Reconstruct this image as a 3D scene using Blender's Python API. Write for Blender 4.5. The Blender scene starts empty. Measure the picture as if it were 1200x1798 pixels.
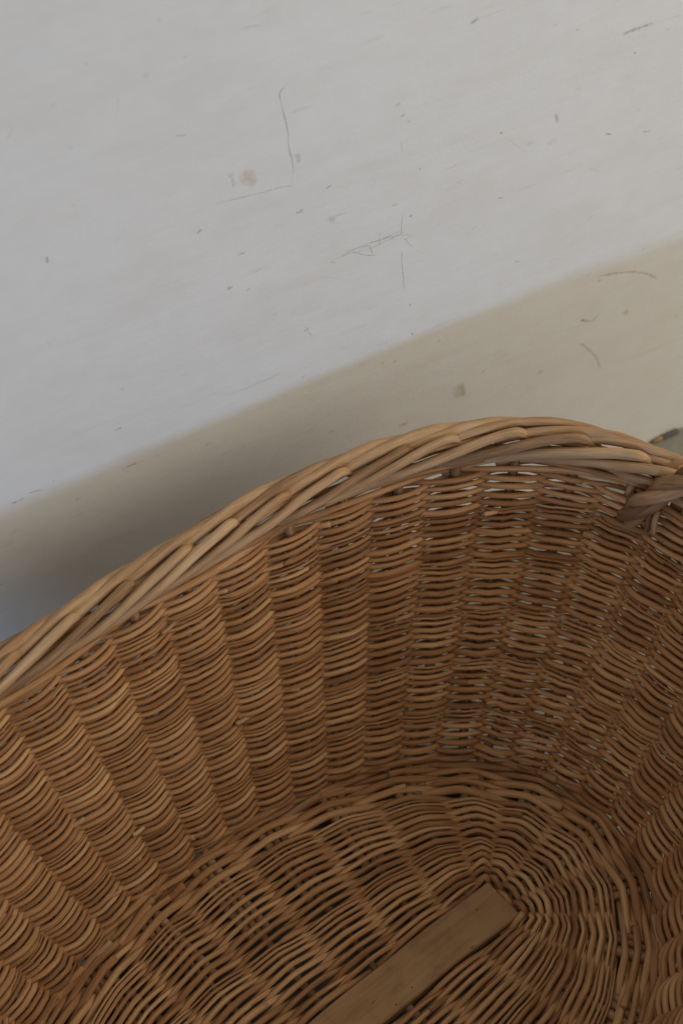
import bpy, math, random
import numpy as np
from mathutils import Vector, Matrix

rng = np.random.default_rng(11)
random.seed(11)
sc = bpy.context.scene
col = sc.collection

# ------------------------------------------------------------------ camera
CAM = np.array([-0.1855, -0.6573, 0.9874])
YAW, PITCH, ROLL, FPX = 0.4956, 0.8820, -0.0175, 2943.5
fwd = np.array([math.sin(YAW)*math.cos(PITCH), math.cos(YAW)*math.cos(PITCH), -math.sin(PITCH)])
right = np.array([math.cos(YAW), -math.sin(YAW), 0.0])
up = np.cross(right, fwd)
RV = math.cos(ROLL)*right + math.sin(ROLL)*up
UV_ = -math.sin(ROLL)*right + math.cos(ROLL)*up
cd = bpy.data.cameras.new('camera')
cd.sensor_fit = 'HORIZONTAL'; cd.sensor_width = 24.0
cd.lens = FPX/1200*24.0
cd.clip_start = 0.02; cd.clip_end = 100
cd.dof.use_dof = True; cd.dof.focus_distance = 1.01; cd.dof.aperture_fstop = 7.0
cam = bpy.data.objects.new('camera', cd); col.objects.link(cam)
M = Matrix.Identity(4)
for r in range(3):
    M[r][0] = RV[r]; M[r][1] = UV_[r]; M[r][2] = -fwd[r]; M[r][3] = CAM[r]
cam.matrix_world = M
sc.camera = cam

# ------------------------------------------------------------------ light (an indoor corner: window far to the left, warm room light)
w = bpy.data.worlds.new('World'); sc.world = w; w.use_nodes = True
bg = w.node_tree.nodes['Background']
bg.inputs[0].default_value = (1.0, 0.92, 0.79, 1); bg.inputs[1].default_value = 0.50

def area(name, loc, target, sx, sy, power, colr):
    l = bpy.data.lights.new(name, 'AREA'); l.shape = 'RECTANGLE'; l.size = sx; l.size_y = sy
    l.energy = power; l.color = colr
    o = bpy.data.objects.new(name, l); col.objects.link(o)
    o.location = loc
    o.rotation_euler = (Vector(target)-Vector(loc)).to_track_quat('-Z', 'Y').to_euler()
    return o

WAZ, WEL, WD = math.radians(46), math.radians(4.0), 5.0
wt = Vector((0.15, 0.0, 0.22))
area('window_light', wt + Vector((-math.cos(WAZ)*math.cos(WEL), -math.sin(WAZ)*math.cos(WEL), math.sin(WEL)))*WD, wt,
     1.4, 0.40, 80.0, (0.35, 0.59, 1.0))
area('room_light', (1.70, -1.05, 1.12), (0.20, -0.1, 0.1), 1.7, 1.2, 22.5, (1.0, 0.905, 0.74))

sc.view_settings.view_transform = 'Standard'; sc.view_settings.look = 'None'
sc.view_settings.exposure = 0.0; sc.view_settings.gamma = 1.0
sc.view_settings.use_curve_mapping = False
sc.cycles.max_bounces = 8

# ------------------------------------------------------------------ helpers
def on_wall(px, py):
    d = fwd + RV*(px-600)/FPX - UV_*(py-899)/FPX
    t = -CAM[1]/d[1]
    return CAM + t*d

def link(name, me, mat, parent=None):
    o = bpy.data.objects.new(name, me); col.objects.link(o)
    if mat: me.materials.append(mat)
    if parent: o.parent = parent
    return o

def tag(o, label=None, cat=None, kind=None, group=None):
    if label: o['label'] = label
    if cat: o['category'] = cat
    if kind: o['kind'] = kind
    if group: o['group'] = group
    return o

def mesh_np(name, V, F, uv=None, smooth=True):
    """V (n,3); F (m,4) quads."""
    me = bpy.data.meshes.new(name)
    m = len(F)
    me.vertices.add(len(V)); me.vertices.foreach_set('co', np.ascontiguousarray(V, np.float32).ravel())
    me.loops.add(m*4); me.loops.foreach_set('vertex_index', np.ascontiguousarray(F, np.int32).ravel())
    me.polygons.add(m); me.polygons.foreach_set('loop_start', np.arange(0, m*4, 4, dtype=np.int32))
    me.polygons.foreach_set('loop_total', np.full(m, 4, np.int32))
    me.polygons.foreach_set('use_smooth', np.full(m, smooth, bool))
    if uv is not None:
        l = me.uv_layers.new(name='UVMap')
        l.data.foreach_set('uv', np.ascontiguousarray(uv, np.float32).ravel())
    me.update(calc_edges=True)
    me.validate()
    return me

def tube(name, P, rad, nrm=None, sides=8, cap=True, oval=1.0):
    """A round rod along P with radius per point; nrm gives the frame's first axis."""
    P = np.asarray(P, float); n = len(P)
    rad = np.broadcast_to(np.asarray(rad, float), (n,)).copy()
    T = np.gradient(P, axis=0); T /= np.linalg.norm(T, axis=1)[:, None]+1e-12
    if nrm is None:
        A = np.zeros((n, 3)); a = np.array([0, 0, 1.0])
        if abs(T[0] @ a) > .9: a = np.array([1.0, 0, 0])
        for i in range(n):
            a = a-(a @ T[i])*T[i]; a /= np.linalg.norm(a); A[i] = a
    else:
        A = nrm-(nrm*T).sum(1)[:, None]*T; A /= np.linalg.norm(A, axis=1)[:, None]+1e-12
    B = np.cross(T, A)
    if cap:   # close both ends with a slightly domed cut
        P = np.vstack([P[:1]-T[:1]*rad[0]*.12, P[:1], P, P[-1:], P[-1:]+T[-1:]*rad[-1]*.12])
        P[1] = P[2]-T[0]*rad[0]*.02; P[-2] = P[-3]+T[-1]*rad[-1]*.02
        rad = np.concatenate([[rad[0]*.05, rad[0]*.86], rad, [rad[-1]*.86, rad[-1]*.05]])
        A = np.vstack([A[:1], A[:1], A, A[-1:], A[-1:]]); B = np.vstack([B[:1], B[:1], B, B[-1:], B[-1:]])
        n += 4
    ang = np.linspace(0, 2*math.pi, sides, endpoint=False)
    V = P[:, None, :] + rad[:, None, None]*(np.cos(ang)[None, :, None]*A[:, None, :]*oval + np.sin(ang)[None, :, None]*B[:, None, :])
    V = V.reshape(-1, 3)
    i = np.arange(n-1)[:, None]; j = np.arange(sides)[None, :]; j2 = (j+1) % sides
    F = np.stack([i*sides+j, i*sides+j2, (i+1)*sides+j2, (i+1)*sides+j], -1).reshape(-1, 4)
    L = np.concatenate([[0], np.cumsum(np.linalg.norm(np.diff(P, axis=0), axis=1))])
    u0 = rng.random()*20
    uu = np.stack([L[:-1, None]+0*j, L[:-1, None]+0*j, L[1:, None]+0*j, L[1:, None]+0*j], -1)+u0
    vv = np.stack([j+0*i, j+1+0*i, j+1+0*i, j+0*i], -1)/sides
    uv = np.stack([uu, vv], -1).reshape(-1, 2)
    return mesh_np(name, V, F, uv)

def wob(x, amp, f0=1.0, n=4):
    """smooth random wobble along x"""
    y = np.zeros_like(x, float)
    for k in range(n):
        y += rng.normal()/(1+k*.5)*np.sin(x*f0*(1+k*.9)+rng.random()*6.28)
    return amp*y/1.6

def smooth(a, b, x):
    t = np.clip((x-a)/(b-a), 0, 1); return t*t*(3-2*t)

def interp_path(pts, n):
    """Catmull-Rom through pts -> n points"""
    p = np.asarray(pts, float); m = len(p)
    q = np.vstack([2*p[0]-p[1], p, 2*p[-1]-p[-2]])
    t = np.linspace(0, m-1-1e-9, n); i = t.astype(int); f = (t-i)[:, None]
    a, b, c, d = q[i], q[i+1], q[i+2], q[i+3]
    return .5*((2*b)+(c-a)*f+(2*a-5*b+4*c-d)*f**2+(-a+3*b-3*c+d)*f**3)

# ------------------------------------------------------------------ materials
class NT:
    def __init__(s, name):
        s.m = bpy.data.materials.new(name); s.m.use_nodes = True
        s.t = s.m.node_tree; s.b = s.t.nodes['Principled BSDF']
    def n(s, typ, **kw):
        o = s.t.nodes.new(typ)
        for k, v in kw.items():
            if k.startswith('i_'): o.inputs[k[2:].replace('_', ' ')].default_value = v
            else: setattr(o, k, v)
        return o
    def l(s, a, b): s.t.links.new(a, b)
    def math(s, op, a, b=None, c=None, clamp=False):
        o = s.n('ShaderNodeMath', operation=op, use_clamp=clamp)
        for k, x in enumerate((a, b, c)):
            if x is None: continue
            if isinstance(x, (int, float)): o.inputs[k].default_value = x
            else: s.l(x, o.inputs[k])
        return o.outputs[0]
    def noise(s, vec, scale, detail=3, rough=.5):
        o = s.n('ShaderNodeTexNoise'); o.inputs['Scale'].default_value = scale
        o.inputs['Detail'].default_value = detail; o.inputs['Roughness'].default_value = rough
        s.l(vec, o.inputs['Vector']); return o.outputs[0]
    def mapping(s, vec, scale, rot=(0, 0, 0)):
        o = s.n('ShaderNodeMapping'); o.inputs['Scale'].default_value = scale; o.inputs['Rotation'].default_value = rot
        s.l(vec, o.inputs['Vector']); return o.outputs[0]
    def ramp(s, f, stops):
        o = s.n('ShaderNodeValToRGB'); e = o.color_ramp.elements
        while len(e) < len(stops): e.new(.5)
        for k, (p, c) in enumerate(stops): e[k].position = p; e[k].color = (*c, 1)
        s.l(f, o.inputs[0]); return o.outputs[0]
    def mix(s, f, a, b, typ='MIX'):
        o = s.n('ShaderNodeMix', data_type='RGBA', blend_type=typ)
        for k, x in ((0, f), (6, a), (7, b)):
            if isinstance(x, (int, float)): o.inputs[k].default_value = x
            elif isinstance(x, tuple): o.inputs[k].default_value = (*x, 1)
            else: s.l(x, o.inputs[k])
        return o.outputs[2]
    def bump(s, h, strength, dist):
        o = s.n('ShaderNodeBump'); o.inputs['Strength'].default_value = strength; o.inputs['Distance'].default_value = dist
        s.l(h, o.inputs['Height']); s.l(o.outputs[0], s.b.inputs['Normal'])

def willow(name, dark, mid, pale, bias=0.0):
    k = NT(name)
    tc = k.n('ShaderNodeTexCoord'); oi = k.n('ShaderNodeObjectInfo')
    rnd = oi.outputs['Random']
    cmb = k.n('ShaderNodeCombineXYZ'); sep = k.n('ShaderNodeSeparateXYZ'); k.l(tc.outputs['UV'], sep.inputs[0])
    k.l(sep.outputs[0], cmb.inputs[0]); k.l(sep.outputs[1], cmb.inputs[1]); k.l(k.math('MULTIPLY', rnd, 40.0), cmb.inputs[2])
    v = cmb.outputs[0]
    streak = k.noise(k.mapping(v, (30, 9, 1)), 2.0, 4, .6)
    blotch = k.noise(k.mapping(v, (9, .8, 1)), 2.0, 3, .55)
    wide = k.noise(tc.outputs['Object'], 9.0, 3, .5)
    f = k.math('MULTIPLY_ADD', k.math('SUBTRACT', rnd, .5), .52, .5+bias)
    f = k.math('MULTIPLY_ADD', k.math('SUBTRACT', streak, .5), 1.05, f)
    f = k.math('MULTIPLY_ADD', k.math('SUBTRACT', blotch, .5), 1.25, f)
    f = k.math('MULTIPLY_ADD', k.math('SUBTRACT', wide, .5), .55, f, clamp=True)
    c = k.ramp(f, [(0.0, dark), (.5, mid), (1.0, pale)])
    # reddish bark left on some rods
    red = k.ramp(k.noise(k.mapping(v, (5, 1.5, 3)), 2.3, 2, .5), [(.52, (0, 0, 0)), (.70, (1, 1, 1))])
    c = k.mix(k.math('MULTIPLY', red, .55), c, (mid[0]*.80, mid[1]*.58, mid[2]*.46))
    # tiny dark specks
    vo = k.n('ShaderNodeTexVoronoi'); vo.inputs['Scale'].default_value = 1.0
    k.l(k.mapping(v, (260, 7, 9)), vo.inputs['Vector'])
    sp = k.ramp(vo.outputs['Distance'], [(.05, (1, 1, 1)), (.14, (0, 0, 0))])
    sel = k.ramp(k.noise(k.mapping(v, (14, 3, 1)), 3.0, 2), [(.55, (0, 0, 0)), (.65, (1, 1, 1))])
    c = k.mix(k.math('MULTIPLY', k.math('MULTIPLY', sp, sel), .55), c, (.05, .028, .014))
    k.l(c, k.b.inputs['Base Color'])
    k.l(k.math('MULTIPLY_ADD', streak, .25, .42), k.b.inputs['Roughness'])
    k.b.inputs['Specular IOR Level'].default_value = .22
    k.bump(k.math('ADD', streak, k.math('MULTIPLY', blotch, .6)), .6, .0008)
    return k.m

M_side = willow('willow_side', (.155, .074, .030), (.375, .190, .082), (.55, .335, .165))
M_rim = willow('willow_rim', (.18, .098, .045), (.365, .220, .112), (.52, .35, .195))
M_base = willow('willow_base', (.155, .074, .030), (.375, .195, .085), (.58, .36, .18))
M_handle = willow('willow_handle', (.10, .050, .022), (.27, .145, .068), (.44, .27, .14))
M_stick = willow('willow_stick', (.10, .055, .026), (.24, .135, .066), (.38, .235, .13))

def make_wall_mat():
    k = NT('painted_wall'); tc = k.n('ShaderNodeTexCoord'); o = tc.outputs['Object']
    big = k.noise(o, 2.6, 4, .55)
    st = k.noise(k.mapping(o, (5, 1, 38), (0, math.radians(6), 0)), 2.2, 4, .6)
    c = k.ramp(big, [(.3, (.635, .630, .622)), (.7, (.675, .672, .664))])
    s2 = k.ramp(st, [(.60, (0, 0, 0)), (.80, (1, 1, 1))])
    c = k.mix(k.math('MULTIPLY', s2, .30), c, (.54, .48, .39))
    # faint brownish drags
    sm = k.noise(k.mapping(o, (9, 1, 70), (0, math.radians(-4), 0)), 3.0, 3, .55)
    sel = k.ramp(k.noise(o, 11.0, 2), [(.50, (0, 0, 0)), (.66, (1, 1, 1))])
    f = k.math('MULTIPLY', k.ramp(sm, [(.62, (0, 0, 0)), (.72, (1, 1, 1))]), sel)
    c = k.mix(k.math('MULTIPLY', f, .38), c, (.44, .36, .26))
    gr = k.ramp(k.noise(k.mapping(o, (3.0, 1, 7.5), (0, math.radians(9), 0)), 3.2, 6, .68), [(.44, (0, 0, 0)), (.74, (1, 1, 1))])
    c = k.mix(k.math('MULTIPLY', gr, .26), c, (.50, .46, .40))
    pt = k.ramp(k.noise(o, 55.0, 4, .65), [(.38, (0, 0, 0)), (.75, (1, 1, 1))])
    c = k.mix(k.math('MULTIPLY', pt, .14), c, (.48, .45, .42))
    # specks of dirt
    vo = k.n('ShaderNodeTexVoronoi'); vo.inputs['Scale'].default_value = 1.0
    k.l(k.mapping(o, (60, 60, 95)), vo.inputs['Vector'])
    sp = k.ramp(vo.outputs['Distance'], [(.04, (1, 1, 1)), (.11, (0, 0, 0))])
    s3 = k.ramp(k.noise(o, 26.0, 2), [(.60, (0, 0, 0)), (.68, (1, 1, 1))])
    c = k.mix(k.math('MULTIPLY', k.math('MULTIPLY', sp, s3), .6), c, (.36, .27, .19))
    k.l(c, k.b.inputs['Base Color'])
    k.b.inputs['Roughness'].default_value = .62; k.b.inputs['Specular IOR Level'].default_value = .25
    fine = k.noise(o, 420.0, 3, .6)
    h = k.math('ADD', k.math('MULTIPLY', fine, .35), k.math('MULTIPLY', st, .9))
    k.bump(h, .36, .0011)
    return k.m
M_wall = make_wall_mat()

def make_floor_mat():
    k = NT('floor_concrete'); tc = k.n('ShaderNodeTexCoord'); o = tc.outputs['Object']
    n1 = k.noise(o, 7.0, 5, .6); n2 = k.noise(o, 140.0, 3, .6)
    c = k.ramp(k.math('MULTIPLY_ADD', n2, .35, k.math('MULTIPLY', n1, .65)), [(.3, (.17, .16, .13)), (.7, (.29, .27, .225))])
    k.l(c, k.b.inputs['Base Color']); k.b.inputs['Roughness'].default_value = .75
    k.bump(n2, .3, .001); return k.m
M_floor = make_floor_mat()

def make_plank_mat():
    k = NT('slat_wood'); tc = k.n('ShaderNodeTexCoord'); o = tc.outputs['Object']
    g = k.noise(k.mapping(o, (10, 160, 40)), 2.0, 5, .6)
    b = k.noise(k.mapping(o, (14, 22, 1)), 2.0, 3, .5)
    c = k.ramp(k.math('MULTIPLY_ADD', b, .5, k.math('MULTIPLY', g, .5)), [(.30, (.20, .104, .042)), (.52, (.285, .160, .070)), (.72, (.34, .205, .098))])
    kn = k.ramp(k.noise(k.mapping(o, (26, 60, 1)), 1.4, 3, .5), [(.66, (0, 0, 0)), (.76, (1, 1, 1))])
    c = k.mix(k.math('MULTIPLY', kn, .5), c, (.13, .07, .04))
    wr = k.ramp(k.noise(o, 48.0, 5, .7), [(.50, (0, 0, 0)), (.70, (1, 1, 1))])
    c = k.mix(k.math('MULTIPLY', wr, .5), c, (.15, .085, .042))
    hl = k.ramp(k.noise(k.mapping(o, (60, 300, 1)), 1.0, 2, .5), [(.70, (0, 0, 0)), (.74, (1, 1, 1))])
    c = k.mix(k.math('MULTIPLY', hl, .6), c, (.05, .03, .018))
    k.l(c, k.b.inputs['Base Color']); k.b.inputs['Roughness'].default_value = .58
    k.b.inputs['Specular IOR Level'].default_value = .3
    k.bump(g, .25, .0005); return k.m
M_plank = make_plank_mat()

def mark_mat(name, colr, lo, hi, scale, amt):
    """A worn mark on the wall: broken up by noise, the paint showing between."""
    k = NT(name); tc = k.n('ShaderNodeTexCoord')
    f = k.ramp(k.noise(tc.outputs['Object'], scale, 3, .7), [(lo, (0, 0, 0)), (hi, (1, 1, 1))])
    k.b.inputs['Base Color'].default_value = (*colr, 1); k.b.inputs['Roughness'].default_value = .7
    k.b.inputs['Specular IOR Level'].default_value = .2
    uv = k.n('ShaderNodeSeparateXYZ'); k.l(tc.outputs['UV'], uv.inputs[0])
    e = k.math('SUBTRACT', 1.0, k.math('POWER', k.math('ABSOLUTE', k.math('MULTIPLY_ADD', uv.outputs[1], 2.0, -1.0)), 2.0))
    en = k.math('MULTIPLY', k.math('MULTIPLY', uv.outputs[0], k.math('SUBTRACT', 1.0, uv.outputs[0])), 7.0, clamp=True)
    k.l(k.math('MULTIPLY', k.math('MULTIPLY', k.math('MULTIPLY', f, e), en), amt, clamp=True), k.b.inputs['Alpha'])
    return k.m

k_ = NT('nail_iron'); k_.b.inputs['Base Color'].default_value = (.035, .025, .02, 1); k_.b.inputs['Roughness'].default_value = .6
tcn = k_.n('ShaderNodeTexCoord'); k_.l(k_.ramp(k_.noise(tcn.outputs['Object'], 900.0), [(.3, (.02, .015, .012)), (.7, (.06, .04, .028))]), k_.b.inputs['Base Color'])
M_nail = k_.m

# ------------------------------------------------------------------ setting
def box_mesh(name, x0, x1, y0, y1, z0, z1):
    V = np.array([(x, y, z) for x in (x0, x1) for y in (y0, y1) for z in (z0, z1)], float)
    F = np.array([(0, 1, 3, 2), (4, 6, 7, 5), (0, 4, 5, 1), (2, 3, 7, 6), (0, 2, 6, 4), (1, 5, 7, 3)])
    return mesh_np(name, V, F, smooth=False)

wall = tag(link('wall', box_mesh('wall', -1.6, 2.4, 0.0, 0.10, -0.05, 1.7), M_wall), kind='structure',
           label='white painted wall with pencil lines and scuffs behind the basket')
floor = tag(link('floor', box_mesh('floor', -1.6, 2.4, -1.6, -0.0005, -0.06, 0.0), M_floor), kind='structure',
            label='grey beige floor under the basket')

# ------------------------------------------------------------------ basket geometry
BX, BY, ROT = 0.0, -0.3042, 0.1815
AB, BB, NB = .2210, .1464, 2.02
AR, BR, NR = .3341-.0085, .2220-.0085, 2.79
PE, PW = .1281, .0294
Z0, ZT = .0140, .2130
NS = 24            # base sticks
NK = 48            # side stakes

def oval_table(a, b, n, m=7200):
    t = np.linspace(0, 2*math.pi, m+1); c, s = np.cos(t), np.sin(t)
    x = a*np.sign(c)*np.abs(c)**(2/n); y = b*np.sign(s)*np.abs(s)**(2/n)
    L = np.concatenate([[0], np.cumsum(np.hypot(np.diff(x), np.diff(y)))])
    return L/L[-1], x, y
TB = oval_table(AB, BB, NB); TR = oval_table(AR, BR, NR)
def oval(tab, tau):
    f = np.mod(np.asarray(tau, float)/NS, 1.0)
    return np.stack([np.interp(f, tab[0], tab[1]), np.interp(f, tab[0], tab[2])], -1)
def plan_in(tau):
    P = oval(TB, tau)
    x = np.clip(P[..., 0]*.80, -PE-.002, PE+.002)
    y = np.clip(P[..., 1]*.22, -PW/2-.0008, PW/2+.0008)
    return np.stack([x, y], -1)

# side profile (a Bezier in flare/height), arc-length parameter h
bt = np.linspace(0, 1, 400)
bg_ = 2*(1-bt)*bt*.40 + bt**2*1.0
bz_ = (1-bt)**2*Z0 + 2*(1-bt)*bt*(Z0+.050) + bt**2*ZT
bl_ = np.concatenate([[0], np.cumsum(np.hypot(np.diff(bg_)*.088, np.diff(bz_)))])
SLANT = bl_[-1]; bl_ = bl_/SLANT
def side(tau, h):
    g = np.interp(h, bl_, bg_); z = np.interp(h, bl_, bz_)
    # extend above and below straight
    g = g + np.where(h > 1, (h-1)*1.0, 0); z = z + np.where(h > 1, (h-1)*SLANT*.93, 0)
    b = oval(TB, tau); r = oval(TR, tau)
    dr = (r-b)/np.linalg.norm(r-b, axis=-1)[..., None]
    p = b + (r-b)*np.asarray(g)[..., None] + dr*np.minimum(np.asarray(h), 0)[..., None]*SLANT
    return np.concatenate([p, np.broadcast_to(z, p.shape[:-1])[..., None]], -1)
def side_n(tau, h):
    """inward normal of the side"""
    e = .02
    t1 = side(tau+e, h)-side(tau-e, h); t2 = side(tau, h+.01)-side(tau, h-.01)
    n = np.cross(t2, t1); n /= np.linalg.norm(n, axis=-1)[..., None]+1e-12
    return n          # checked: points to the inside

basket = bpy.data.objects.new('wicker_basket', None); col.objects.link(basket)
basket.location = (BX, BY, 0); basket.rotation_euler = (0, 0, ROT)
tag(basket, 'large oval brown wicker basket with thick braided rim standing against the wall', 'basket')

def sq(c, k=.62):
    return np.sign(c)*np.abs(c)**k

# --- base slat
def slat():
    L, W, T, b = PE+.002, PW/2, .0035, .0009
    xs = np.linspace(-L, L, 41)
    prof = [(-W, -T), (-W, T-b), (-W+b, T), (W-b, T), (W, T-b), (W, -T)]
    V = []; m = len(prof)
    for x in xs:
        e = .0006*math.sin(x*31)+.0004*math.sin(x*83+1)
        for (y, z) in prof: V.append((x, y+e, z+.0176))
    F = []
    for i in range(len(xs)-1):
        for j in range(m):
            j2 = (j+1) % m; F.append((i*m+j, i*m+j2, (i+1)*m+j2, (i+1)*m+j))
    n = (len(xs)-1)*m
    for o in (0, n): F += [(o, o+1, o+4, o+5), (o+1, o+2, o+3, o+4)]
    me = mesh_np('base_slat', np.array(V), np.array(F), smooth=False)
    return link('base_slat', me, M_plank, basket)
o = slat()
for (nx, ny) in ((.0475, -.0085), (.0330, -.0105), (.112, .004)):
    P = np.array([(nx, ny, .0200), (nx, ny, .0211), (nx, ny, .02135)])
    link('nail', tube('nail', P, np.array([.0006, .0006, .0004]), sides=8), M_nail, o)
tag(o, 'flat wooden slat along the middle of the base')

# --- base sticks, one under each column of the base
for i in range(NS):
    a = plan_in(np.array([i]))[0]; b = oval(TB, np.array([i]))[0]
    a2 = a*np.array([1, 0]) if abs(b[0]) < .2 else a*.9
    t = np.linspace(0, 1.0, 14)[:, None]
    xy = a2+(b-a2)*t*.995
    P = np.column_stack([xy, np.full(14, Z0-.0005)+wob(t[:, 0]*5, .0004)])
    link('base_stick', tube('base_stick', P, .0027+.0002*rng.normal(), sides=8), M_stick, basket)

# --- side stakes, two beside each base stick, bent up into the side
def stake_tau(j): return (j+.5)/2.0
for j in range(NK):
    ti = round(stake_tau(j)); sg = np.sign(stake_tau(j)-ti)
    hs = np.concatenate([np.linspace(-.52, -.04, 9), np.linspace(0, .965, 34)])
    P = []
    for h in hs:
        if h < 0:
            v = 1+h
            A = plan_in(np.array([ti]))[0]; B = oval(TB, np.array([ti]))[0]
            d = B-A; d /= np.linalg.norm(d); nn = np.array([-d[1], d[0]])
            q = A+(B-A)*v + nn*sg*.0056
            q = q*(1-smooth(-.1, 0, h)*.0)
            P.append((q[0], q[1], Z0))
        else:
            tt = ti+sg*(.135+.115*smooth(0, .22, h))
            P.append(side(np.array([tt]), np.array([h]))[0])
    P = np.array(P)
    P = np.vstack([P[:1], (P[:-2]+2*P[1:-1]+P[2:])/4, P[-1:]])
    link('side_stake', tube('side_stake', P, np.linspace(.0031, .0032, len(P))*(1+.08*rng.normal()), sides=8), M_stick, basket)

# --- generic: cut a woven round into separate rods
def rods_of_round(total, count, overlap):
    s0 = rng.random()*total
    cuts = np.sort((s0+np.arange(count)*total/count+rng.normal(size=count)*total/count*.12))
    out = []
    for k in range(count):
        a = cuts[k]; b = cuts[(k+1) % count]+(total if k == count-1 else 0)
        out.append((a, b+overlap))
    return out

# --- base weave: randing over the sticks, outwards from the slat
NBR = 40
TGB = np.linspace(0, NS, 481)
endw = np.abs(np.cos(math.pi*TGB/12.0))**3            # 1 at the two ends, 0 along the sides
frp = rng.random(6)*6.28
shb = 1.3*np.sin(TGB*.2618*2+frp[0])+.9*np.sin(TGB*.2618*5+frp[1])
DB = np.zeros((NBR, len(TGB)))
for k in range(NBR):
    ph = np.mod((k+shb*np.sin(math.pi*k/NBR))/19.5, 1.0)
    DB[k] = (1.18-.58*smooth(.50, .98, ph))*(1+.08*rng.normal())
    if k % 6 in (1, 2): DB[k] *= 1-.86*smooth(.10, .75, endw)      # these rods run out to tips before the ends
    DB[k] *= 1+.08*np.sin(TGB*.2618*rng.integers(3, 8)+rng.random()*6.28)
CB = np.cumsum(DB, 0)-DB/2
LBs = np.linalg.norm(oval(TB, TGB)-plan_in(TGB), axis=1)
VB = .008+(1-.0225/LBs-.008)*CB/np.sum(DB, 0)
for k in range(NBR):
    for (a, b) in rods_of_round(NS, 2, .5):
        n = int((b-a)*18); tau = np.linspace(a, b, n)
        tm = np.mod(tau, NS)
        lo = np.floor(tau); f = tau-lo
        fk = np.clip((f-.11)/.78, 0, 1)
        v = np.interp(tm, TGB, VB[k])+wob(tau, .0022, .9)
        A0, A1 = plan_in(lo), plan_in(lo+1); B0, B1 = oval(TB, lo), oval(TB, lo+1)
        Q0 = A0+(B0-A0)*v[:, None]; Q1 = A1+(B1-A1)*v[:, None]
        P2 = Q0+(Q1-Q0)*(.5*f+.5*fk)[:, None]
        A = plan_in(tau); B = oval(TB, tau); P3 = A+(B-A)*v[:, None]
        P2 = P2*.72+P3*.28
        d = .00305*np.interp(tm, TGB, DB[k])*(1+.10*np.linspace(1, -1, n)+wob(tau, .03, 2.0))
        c = np.cos(math.pi*(tau+k))
        wz = sq(c, .75)*(.0026+d*.44)
        z = Z0+wz+.0035*(1-v)+wob(tau, .0005, 3.0)
        P = np.column_stack([P2, z])
        for _ in range(2): P[1:-1] = (P[:-2]+2*P[1:-1]+P[2:])/4
        nr = np.tile([0, 0, 1.0], (n, 1))
        link('base_weaver', tube('base_weaver', P, d/2, nr, sides=8), M_base, basket)

# --- wale: rods in sets of three, over one stake and behind the next two
def wale(name, h, dia, per, phase, mat, tau0, step, slope, inside=.62, wid=1.0, cuts=1):
    """step: stake spacing in tau, tau0: tau of stake 0"""
    tot = NS/step
    for (a, b) in rods_of_round(tot, cuts, 1.2):
        n = int((b-a)*14); s = np.linspace(a, b, n)
        hp = per/2.0
        q = np.mod(s-phase+hp, per)-hp            # 0 at the middle of the stretch inside
        wv = sq(np.cos(np.clip(np.abs(q)/inside/hp, 0, 1)*math.pi), .8)
        tau = tau0+s*step
        hh = h+slope*q*np.where(np.abs(q) < hp-.3, 1, (hp-np.abs(q))/.3)/SLANT+wob(s, .0007/SLANT, .8)
        d = dia*(1+.10*np.linspace(1, -1, n)+wob(s, .05, 1.1)+.06*rng.normal())
        S = side(tau, hh); N = side_n(tau, hh)
        if step > .9:                             # straight from stick to stick, bent over each
            lo = np.floor(s); f = (s-lo)[:, None]; fk = np.clip((f-.12)/.76, 0, 1)
            Q = side(tau0+lo*step, hh)*(1-fk)+side(tau0+(lo+1)*step, hh)*fk
            S = S*.35+Q*.65
        P = S+N*((wv*(.0019+d*.44)))[:, None]
        for _ in range(2): P[1:-1] = (P[:-2]+2*P[1:-1]+P[2:])/4
        link(name, tube(name, P, d/2, N, sides=10), mat, basket)

for q in range(8):
    wale('upsett_rod', -.094+q*.0182, .0048, 2, q*1.0, M_base, 0.0, 1.0, .0007*(-1)**q, inside=1.0, cuts=2)

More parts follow.
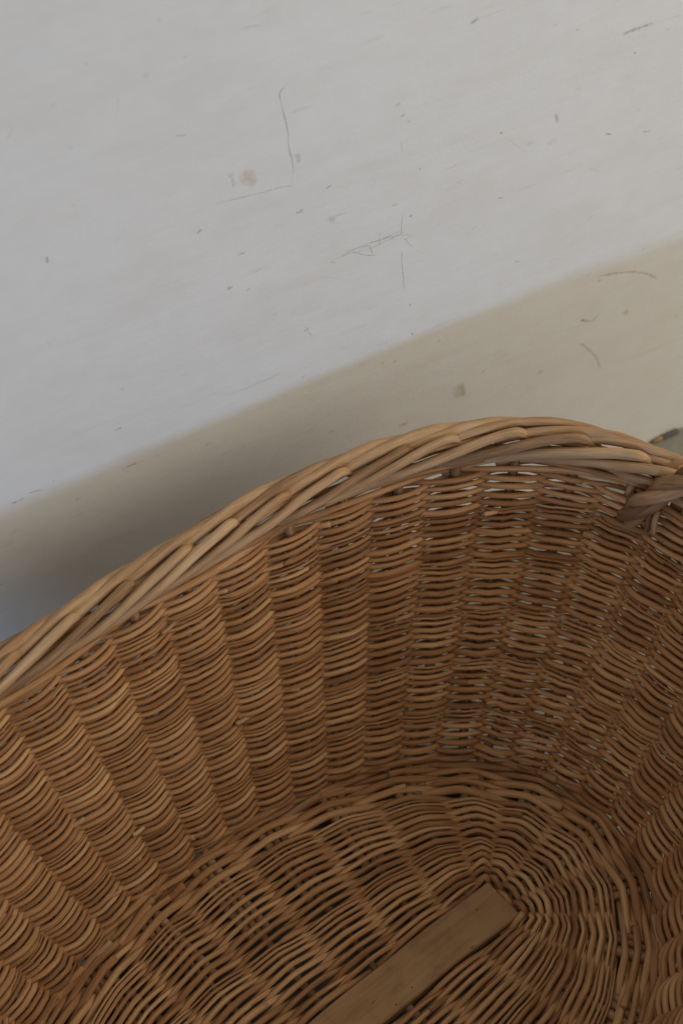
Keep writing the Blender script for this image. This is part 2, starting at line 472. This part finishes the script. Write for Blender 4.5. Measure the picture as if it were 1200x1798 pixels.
# --- side weave
NR_ = 86
H0, H1 = .026, .926
ks = np.arange(NR_)
TG = np.linspace(0, NS, 481)
sh = 2.2*np.sin(TG/NS*2*math.pi*2+1.0)+1.6*np.sin(TG/NS*2*math.pi*5+2.2)+1.0*np.sin(TG/NS*2*math.pi*11+.6)
D = np.zeros((NR_, len(TG)))
rowf = 1+.05*rng.normal(size=NR_)
for k in range(NR_):
    ph = np.mod((k+sh)/15.6, 1.0)
    D[k] = (1.20-.66*smooth(.42, .98, ph))*rowf[k]
    D[k] *= 1+.06*np.sin(TG/NS*2*math.pi*rng.integers(3, 9)+rng.random()*6.28)
C = np.cumsum(D, 0)-D/2
Hh = H0+(H1-H0)*C/np.sum(D, 0)
PIT = (H1-H0)*SLANT/np.sum(D, 0)        # metres per unit diameter
for k in range(NR_):
    for (a, b) in rods_of_round(NS, 3, .45):
        # start and end behind a stake
        n = int((b-a)*2*11); tau = np.linspace(a, b, n)
        tm = np.mod(tau, NS)
        hh = np.interp(tm, TG, Hh[k])+wob(tau, .0003/SLANT, 2.2)+np.interp(tau*2, np.arange(int(a*2)-2, int(b*2)+4), rng.normal(size=int(b*2)-int(a*2)+6)*.00016/SLANT)
        d = np.interp(tm, TG, D[k]*PIT)*(1.26+.27*np.abs(np.cos(math.pi*tau/12.0))**1.3)*(1+.10*np.linspace(1, -1, n)+wob(tau, .025, 3.0))
        s = (tau-.25)*2
        c = np.cos(math.pi*(s+k))
        wv = sq(c, .80)*(.0036+d*.45)*(1+wob(tau, .05, 3.0))
        S = side(tau, hh); N = side_n(tau, hh)
        P = S+N*wv[:, None]
        P[1:-1] = (P[:-2]+2*P[1:-1]+P[2:])/4
        link('side_weaver', tube('side_weaver', P, d/2, N, sides=8), M_side, basket)

# --- top wale under the border
for q in range(5):
    wale('top_wale_rod', .938+q*.0215, .0046, 3, -q+.5, M_side, .25, .5, -.0012, inside=1.35, cuts=3)

# --- cut ends of rods standing out of the weave
for i in range(46):
    low = i < 20
    tau = rng.random()*NS if i % 3 else rng.uniform(0.2, 9.5)
    h = rng.uniform(-.10, .05) if low else rng.uniform(.08, .90)
    ln = rng.uniform(.35, .8)*(1 if low else .55); dr = -1 if rng.random() < .6 else 1
    t = np.linspace(0, 1, 12); ta = tau+dr*t*ln
    hh = np.full(12, h)+rng.normal()*.012*t
    S = side(ta, hh); N = side_n(ta, hh)
    r = rng.uniform(.0021, .0029) if low else rng.uniform(.0012, .0018)
    P = S+N*(.0012+(.0042 if low else .0032)*smooth(.25, .95, t)+.0012*rng.random()*t)[:, None]
    link('rod_end', tube('rod_end', P, r*np.linspace(.8, 1.0, 12), N, sides=8), M_rim if rng.random() < .4 else M_base, basket)

# --- border: every stake is bent down along the rim, over the top and away
def border(name, keys, dia, mat, s1, jit):
    K = np.array(keys)
    for j in range(NK):
        s = np.linspace(K[0, 0], K[-1, 0], 80)
        uvv = np.column_stack([np.interp(s, K[:, 0], K[:, 1]), np.interp(s, K[:, 0], K[:, 2])])
        for _ in range(4): uvv[1:-1] = (uvv[:-2]+2*uvv[1:-1]+uvv[2:])/4
        tau = (j+.5-s+jit*rng.normal())/2
        R = oval(TR, tau); e = .02
        tg = oval(TR, tau+e)-oval(TR, tau-e); tg /= np.linalg.norm(tg, axis=1)[:, None]
        nin = np.column_stack([-tg[:, 1], tg[:, 0]])
        u = uvv[:, 0]/1000+wob(s, .0005, 1.5)+.0004*rng.normal(); v = uvv[:, 1]/1000+wob(s, .0005, 1.5)+.0004*rng.normal()
        P = np.column_stack([R+nin*u[:, None], ZT+v])
        d = dia*(1+.06*rng.normal())*np.linspace(1.04, .92, len(s))*(1+wob(s, .02, 2.5))
        # flattened where it is bent over
        link(name, tube(name, P, d/2, np.column_stack([nin, 0*s]), sides=12), mat, basket)
border('border_rod', [(-.35, 1, -14), (0, 1.2, -12), (.5, 2.8, -7.0), (1.0, 6.4, -2.0), (1.5, 8.0, 3.4), (2.0, 7.2, 8.4), (2.5, 5.0, 12.6),
                      (2.88, 3.0, 15.0), (3.02, .2, 12.6), (3.14, -1.8, 6.5), (3.3, -3.0, 0.0)], .0067, M_rim, 0, .05)
border('rim_rod', [(-.4, -1.8, 4), (.1, -2.0, 9.5), (.5, -2.8, 12.0), (1.0, -4.8, 13.8), (1.6, -7.6, 13.4), (2.2, -9.6, 9.5), (2.8, -10.2, 4.0), (3.2, -9.0, -2.0)], .0065, M_rim, 0, .05)

# --- foot ring under the base edge
for r in range(2):
    t = np.linspace(0, NS, 481); q = oval(TB, t)*.985
    z = .0045+.0012*np.sin(t*math.pi+r*math.pi); off = 1+.012*np.cos(t*math.pi+r*math.pi)
    P = np.column_stack([q*off[:, None], z])
    link('foot_rod', tube('foot_rod', P, .0036, np.tile([0, 0, 1.0], (len(t), 1)), sides=8), M_stick, basket)

# --- handle at the end of the basket: three strands twisted round each other
core = interp_path([(.3040, .0900, .170), (.3010, .0830, .188), (.3030, .0740, .207), (.3100, .0610, .230), (.3190, .0420, .253),
                    (.3260, .0180, .268), (.3270, -.0180, .268), (.3190, -.0420, .253), (.3100, -.0610, .230), (.3030, -.0740, .207),
                    (.3010, -.0830, .188), (.3040, -.0900, .170)], 160)
T = np.gradient(core, axis=0); T /= np.linalg.norm(T, axis=1)[:, None]
ref = np.array([1.0, 0, 0]); A = ref-(T @ ref)[:, None]*T; A /= np.linalg.norm(A, axis=1)[:, None]; Bn = np.cross(T, A)
L = np.concatenate([[0], np.cumsum(np.linalg.norm(np.diff(core, axis=0), axis=1))])
handle = None
for r in range(3):
    an = L/.075*2*math.pi+r*2*math.pi/3+.9
    P = core+.0040*(np.cos(an)[:, None]*A+np.sin(an)[:, None]*Bn)
    me = tube('strand', P, .0044, A, sides=12)
    if handle is None:
        handle = link('handle', me, M_handle, basket); tag(handle, 'twisted wicker handle at the end of the rim')
    else: link('strand', me, M_handle, handle)
for sg in (1, -1):
    for pts, r in (([(.3040, .0700, .203), (.2995, .0680, .2005), (.2972, .0664, .1965), (.2962, .0656, .1925)], .0018),
                   ([(.3045, .0660, .204), (.3005, .0640, .2015), (.2982, .0622, .1980), (.2972, .0612, .1940)], .0019),
                   ([(.3060, .0870, .199), (.3015, .0850, .1985), (.2990, .0838, .1955), (.2995, .0830, .1920)], .0028),
                   ([(.3050, .0760, .2080), (.3200, .0740, .2260), (.3330, .0700, .2230), (.3370, .0660, .2120), (.3290, .0640, .2010)], .0030)):
        q = interp_path(pts, 24)*np.array([1, sg, 1])
        link('handle_tail', tube('handle_tail', q, r, sides=10), M_handle, handle)

# ------------------------------------------------------------------ marks on the wall
M_pencil = mark_mat('pencil_mark', (.16, .16, .17), .34, .60, 900, .36)
M_faint = mark_mat('faint_mark', (.42, .38, .34), .30, .62, 500, .11)
M_brown = mark_mat('brown_scuff', (.42, .31, .20), .28, .62, 420, .42)
M_tan = mark_mat('tan_stain', (.60, .50, .36), .20, .60, 260, .34)
M_dark = mark_mat('dark_scuff', (.24, .20, .15), .28, .62, 420, .34)
mk = [0]
def ribbon(name, px, wpx, mat, parent=wall):
    """a flat mark lying on the paint; px: way along the wall, wpx: width"""
    P = np.array([on_wall(x, y) for x, y in px])
    m = max(8, int(np.linalg.norm(np.diff(P, axis=0), axis=1).sum()/.0012))
    P = interp_path(P, m) if len(P) > 2 else P[0]+(P[1]-P[0])*np.linspace(0, 1, m)[:, None]
    P[:, 0] += wob(np.arange(m)*.5, .00012); P[:, 2] += wob(np.arange(m)*.5, .00012)
    T = np.gradient(P, axis=0); T /= np.linalg.norm(T, axis=1)[:, None]+1e-9
    S = np.column_stack([-T[:, 2], 0*T[:, 0], T[:, 0]])
    wd = wpx/3.05/1000/2*(1+wob(np.arange(m)*.4, .25)); wd = np.maximum(wd, .0001)
    mk[0] += 1
    y = -.00004-.000002*mk[0]
    A = P+S*wd[:, None]; B = P-S*wd[:, None]; A[:, 1] = y; B[:, 1] = y
    V = np.vstack([A, B]); i = np.arange(m-1)
    F = np.column_stack([i, i+m, i+m+1, i+1])
    u = np.linspace(0, 1, m)
    uv = np.stack([np.stack([u[:-1], u[:-1], u[1:], u[1:]], -1), np.broadcast_to([0, 1, 1, 0], (m-1, 4))], -1).reshape(-1, 2)
    return link(name, mesh_np(name, V, F, uv), mat, parent)

# the bent pencil line and the crossed ones
ribbon('pencil_line', [(508, 142), (497, 155), (491, 168), (499, 200), (506, 235), (508, 262), (515, 292), (511, 328)], 3.2, M_pencil)
ribbon('pencil_line', [(513, 328), (500, 327), (470, 335), (430, 345), (375, 358)], 2.4, M_pencil)
ribbon('pencil_line', [(707, 374), (705, 405), (706, 412)], 2.2, M_pencil)
ribbon('pencil_line', [(705, 438), (707, 470), (711, 516)], 2.4, M_pencil)
ribbon('pencil_line', [(667, 407), (666, 432)], 2.0, M_pencil)
for a in ([(578, 460), (610, 446), (650, 436), (700, 412), (712, 405)], [(596, 452), (640, 430), (690, 415), (728, 411)],
          [(615, 441), (640, 447), (664, 448)], [(604, 444), (630, 434), (654, 430)], [(640, 428), (672, 420), (708, 403)],
          [(650, 438), (655, 446), (640, 449)], [(710, 417), (722, 431), (729, 430)], [(708, 422), (730, 410)], [(632, 437), (648, 432), (655, 445)],
          [(660, 430), (684, 413), (690, 420)], [(580, 458), (588, 462)]):
    ribbon('pencil_line', a, 1.8, M_pencil)
ribbon('pencil_line', [(705, 200), (707, 230)], 1.6, M_faint); ribbon('pencil_line', [(704, 247), (707, 266)], 1.8, M_pencil)
ribbon('pencil_line', [(749, 360), (750, 368)], 2.5, M_faint)
# long thin scratches
for a, wd in (([(1200, 248), (1130, 325), (1080, 380), (1000, 430), (920, 480), (870, 520), (800, 565), (700, 630), (560, 715)], 1.8),
              ([(250, 748), (330, 712), (420, 672), (500, 640)], 1.6), ([(1060, 660), (1130, 620), (1200, 590)], 2.4),
              ([(880, 237), (905, 253), (925, 270)], 3.0), ([(272, 506), (300, 496), (318, 490)], 3),
              ([(80, 596), (90, 612)], 4), ([(1110, 585), (1160, 560), (1200, 548)], 3.5), ([(640, 470), (600, 488), (560, 485)], 1.5)):
    ribbon('scratch', a, wd, M_faint)
# scuffs and stains
for a, wd, mt in (([(1092, 62), (1112, 52), (1150, 40)], 9, M_brown), ([(1150, 40), (1200, 24)], 4, M_faint), ([(826, 40), (842, 32)], 7, M_brown),
                  ([(842, 32), (890, 14)], 4, M_faint), ([(522, 268), (526, 286)], 11, M_tan), ([(519, 374), (534, 368)], 8, M_brown),
                  ([(576, 382), (590, 386)], 14, M_tan), ([(585, 380), (610, 373)], 5, M_tan), ([(398, 508), (410, 502)], 8, M_brown),
                  ([(434, 510), (440, 506)], 6, M_brown), ([(404, 302), (412, 328)], 12, M_tan), ([(425, 300), (450, 325)], 26, M_tan), ([(510, 198), (530, 190), (556, 186)], 7, M_faint),
                  ([(704, 204), (712, 200)], 6, M_brown), ([(716, 214), (721, 212)], 5, M_dark), ([(695, 186), (703, 180)], 6, M_tan),
                  ([(976, 198), (980, 216)], 8, M_brown), ([(960, 254), (980, 244)], 16, M_faint), ([(925, 252), (938, 250)], 9, M_faint), ([(1064, 234), (1074, 236)], 6, M_brown),
                  ([(1128, 232), (1144, 228)], 4, M_dark), ([(905, 335), (920, 330), (948, 321)], 5, M_faint), ([(874, 348), (884, 346)], 4, M_brown), ([(1113, 92), (1118, 91)], 5, M_dark),
                  ([(974, 44), (978, 43)], 5, M_dark), ([(1036, 295), (1058, 302)], 4, M_faint), ([(82, 450), (84, 462)], 7, M_dark), ([(150, 112), (154, 108)], 9, M_faint),
                  ([(250, 135), (262, 128)], 10, M_faint), ([(88, 185), (98, 181)], 8, M_faint), ([(118, 260), (128, 256)], 9, M_faint), ([(20, 885), (42, 874)], 6, M_brown),
                  ([(50, 866), (76, 858)], 4, M_brown), ([(205, 205), (208, 168)], 5, M_faint), ([(14, 245), (22, 220)], 7, M_faint), ([(222, 820), (240, 812)], 6, M_brown), ([(718, 537), (724, 532)], 5, M_brown),
                  ([(480, 550), (486, 553)], 9, M_faint), ([(512, 548), (517, 552)], 12, M_faint), ([(830, 402), (838, 396)], 5, M_tan), ([(538, 576), (548, 590)], 5, M_tan)):
    ribbon('scuff_mark', a, wd, mt)
# marks low down near the basket
ribbon('stain', [(1048, 487), (1075, 480), (1110, 477), (1140, 481), (1158, 492)], 6, M_brown)
ribbon('scuff_mark', [(1018, 562), (1027, 563), (1040, 562), (1056, 548)], 6, M_dark)
ribbon('scuff_mark', [(1020, 562), (1028, 562)], 8, M_dark)
ribbon('scuff_mark', [(1020, 602), (1034, 613), (1048, 628), (1055, 650)], 5, M_dark)
ribbon('scuff_mark', [(1018, 604), (1026, 606)], 7, M_dark)
ribbon('stain', [(803, 675), (806, 700)], 28, M_tan); ribbon('stain', [(812, 672), (815, 696)], 12, M_brown)
ribbon('stain', [(1096, 546), (1104, 550)], 16, M_tan); ribbon('stain', [(945, 655), (953, 650)], 9, M_brown)
ribbon('stain', [(700, 748), (718, 742)], 12, M_tan); ribbon('scuff_mark', [(845, 655), (858, 645)], 5, M_tan)
for a in ([(1150, 700), (1200, 670)], [(1090, 690), (1110, 680)], [(920, 680), (935, 678)], [(960, 590), (1050, 560)], [(880, 640), (930, 615)], [(210, 825), (300, 790)], [(120, 910), (150, 900)], [(20, 940), (30, 925)]):
    ribbon('scuff_mark', a, 5, M_faint)

# many small flecks left by knocks and drags
for i in range(95):
    x = rng.uniform(-.16, .62); z = rng.uniform(.12, .56)
    ln = rng.uniform(.0010, .0052)*(2.2 if rng.random() < .14 else 1); an = math.radians(rng.normal(4, 16))
    q0 = np.array([x, 0, z]); q1 = q0+np.array([math.cos(an)*ln, 0, math.sin(an)*ln])
    px2 = []
    for q in (q0, q1):
        d = q-CAM; zz = d @ fwd
        px2.append((600+FPX*(d @ RV)/zz, 899-FPX*(d @ UV_)/zz))
    ribbon('scuff_mark', px2, rng.uniform(2.5, 6.5), random.choice((M_brown, M_tan, M_tan, M_faint, M_faint)))

# ------------------------------------------------------------------ a crayon lying in the corner of wall and floor
def solid(name, colr, rough):
    k = NT(name); tc = k.n('ShaderNodeTexCoord')
    n = k.noise(tc.outputs['Object'], 160.0, 3, .6)
    k.l(k.mix(k.math('MULTIPLY', n, .5), colr, tuple(x*.55 for x in colr)), k.b.inputs['Base Color'])
    k.b.inputs['Roughness'].default_value = rough; return k.m
def on_floor(px, py, z):
    d = fwd + RV*(px-600)/FPX - UV_*(py-899)/FPX
    return CAM + (z-CAM[2])/d[2]*d
c0 = on_floor(1146, 775, .002); c1 = on_floor(1192, 756, .002)
cr = bpy.data.objects.new('crayon', None); col.objects.link(cr); cr.location = (c0[0], -.0026, 0)
tag(cr, 'thin crayon with dark blue body and orange end lying in the corner by the wall', 'crayon')
ln = float(c1[0]-c0[0])
xs = np.array([ln*.36, ln*.40, ln*.7, ln*.97, ln])
link('body', tube('body', np.column_stack([xs, 0*xs, 0*xs+.0021]), np.array([.0019, .0021, .0021, .0020, .0016]), sides=12), solid('crayon_blue', (.085, .07, .075), .6), cr)
xs = np.array([0, ln*.06, ln*.2, ln*.36])
link('tip', tube('tip', np.column_stack([xs, 0*xs, 0*xs+.0021]), np.array([.0009, .0014, .0018, .0018]), sides=12), solid('crayon_orange', (.32, .19, .06), .6), cr)
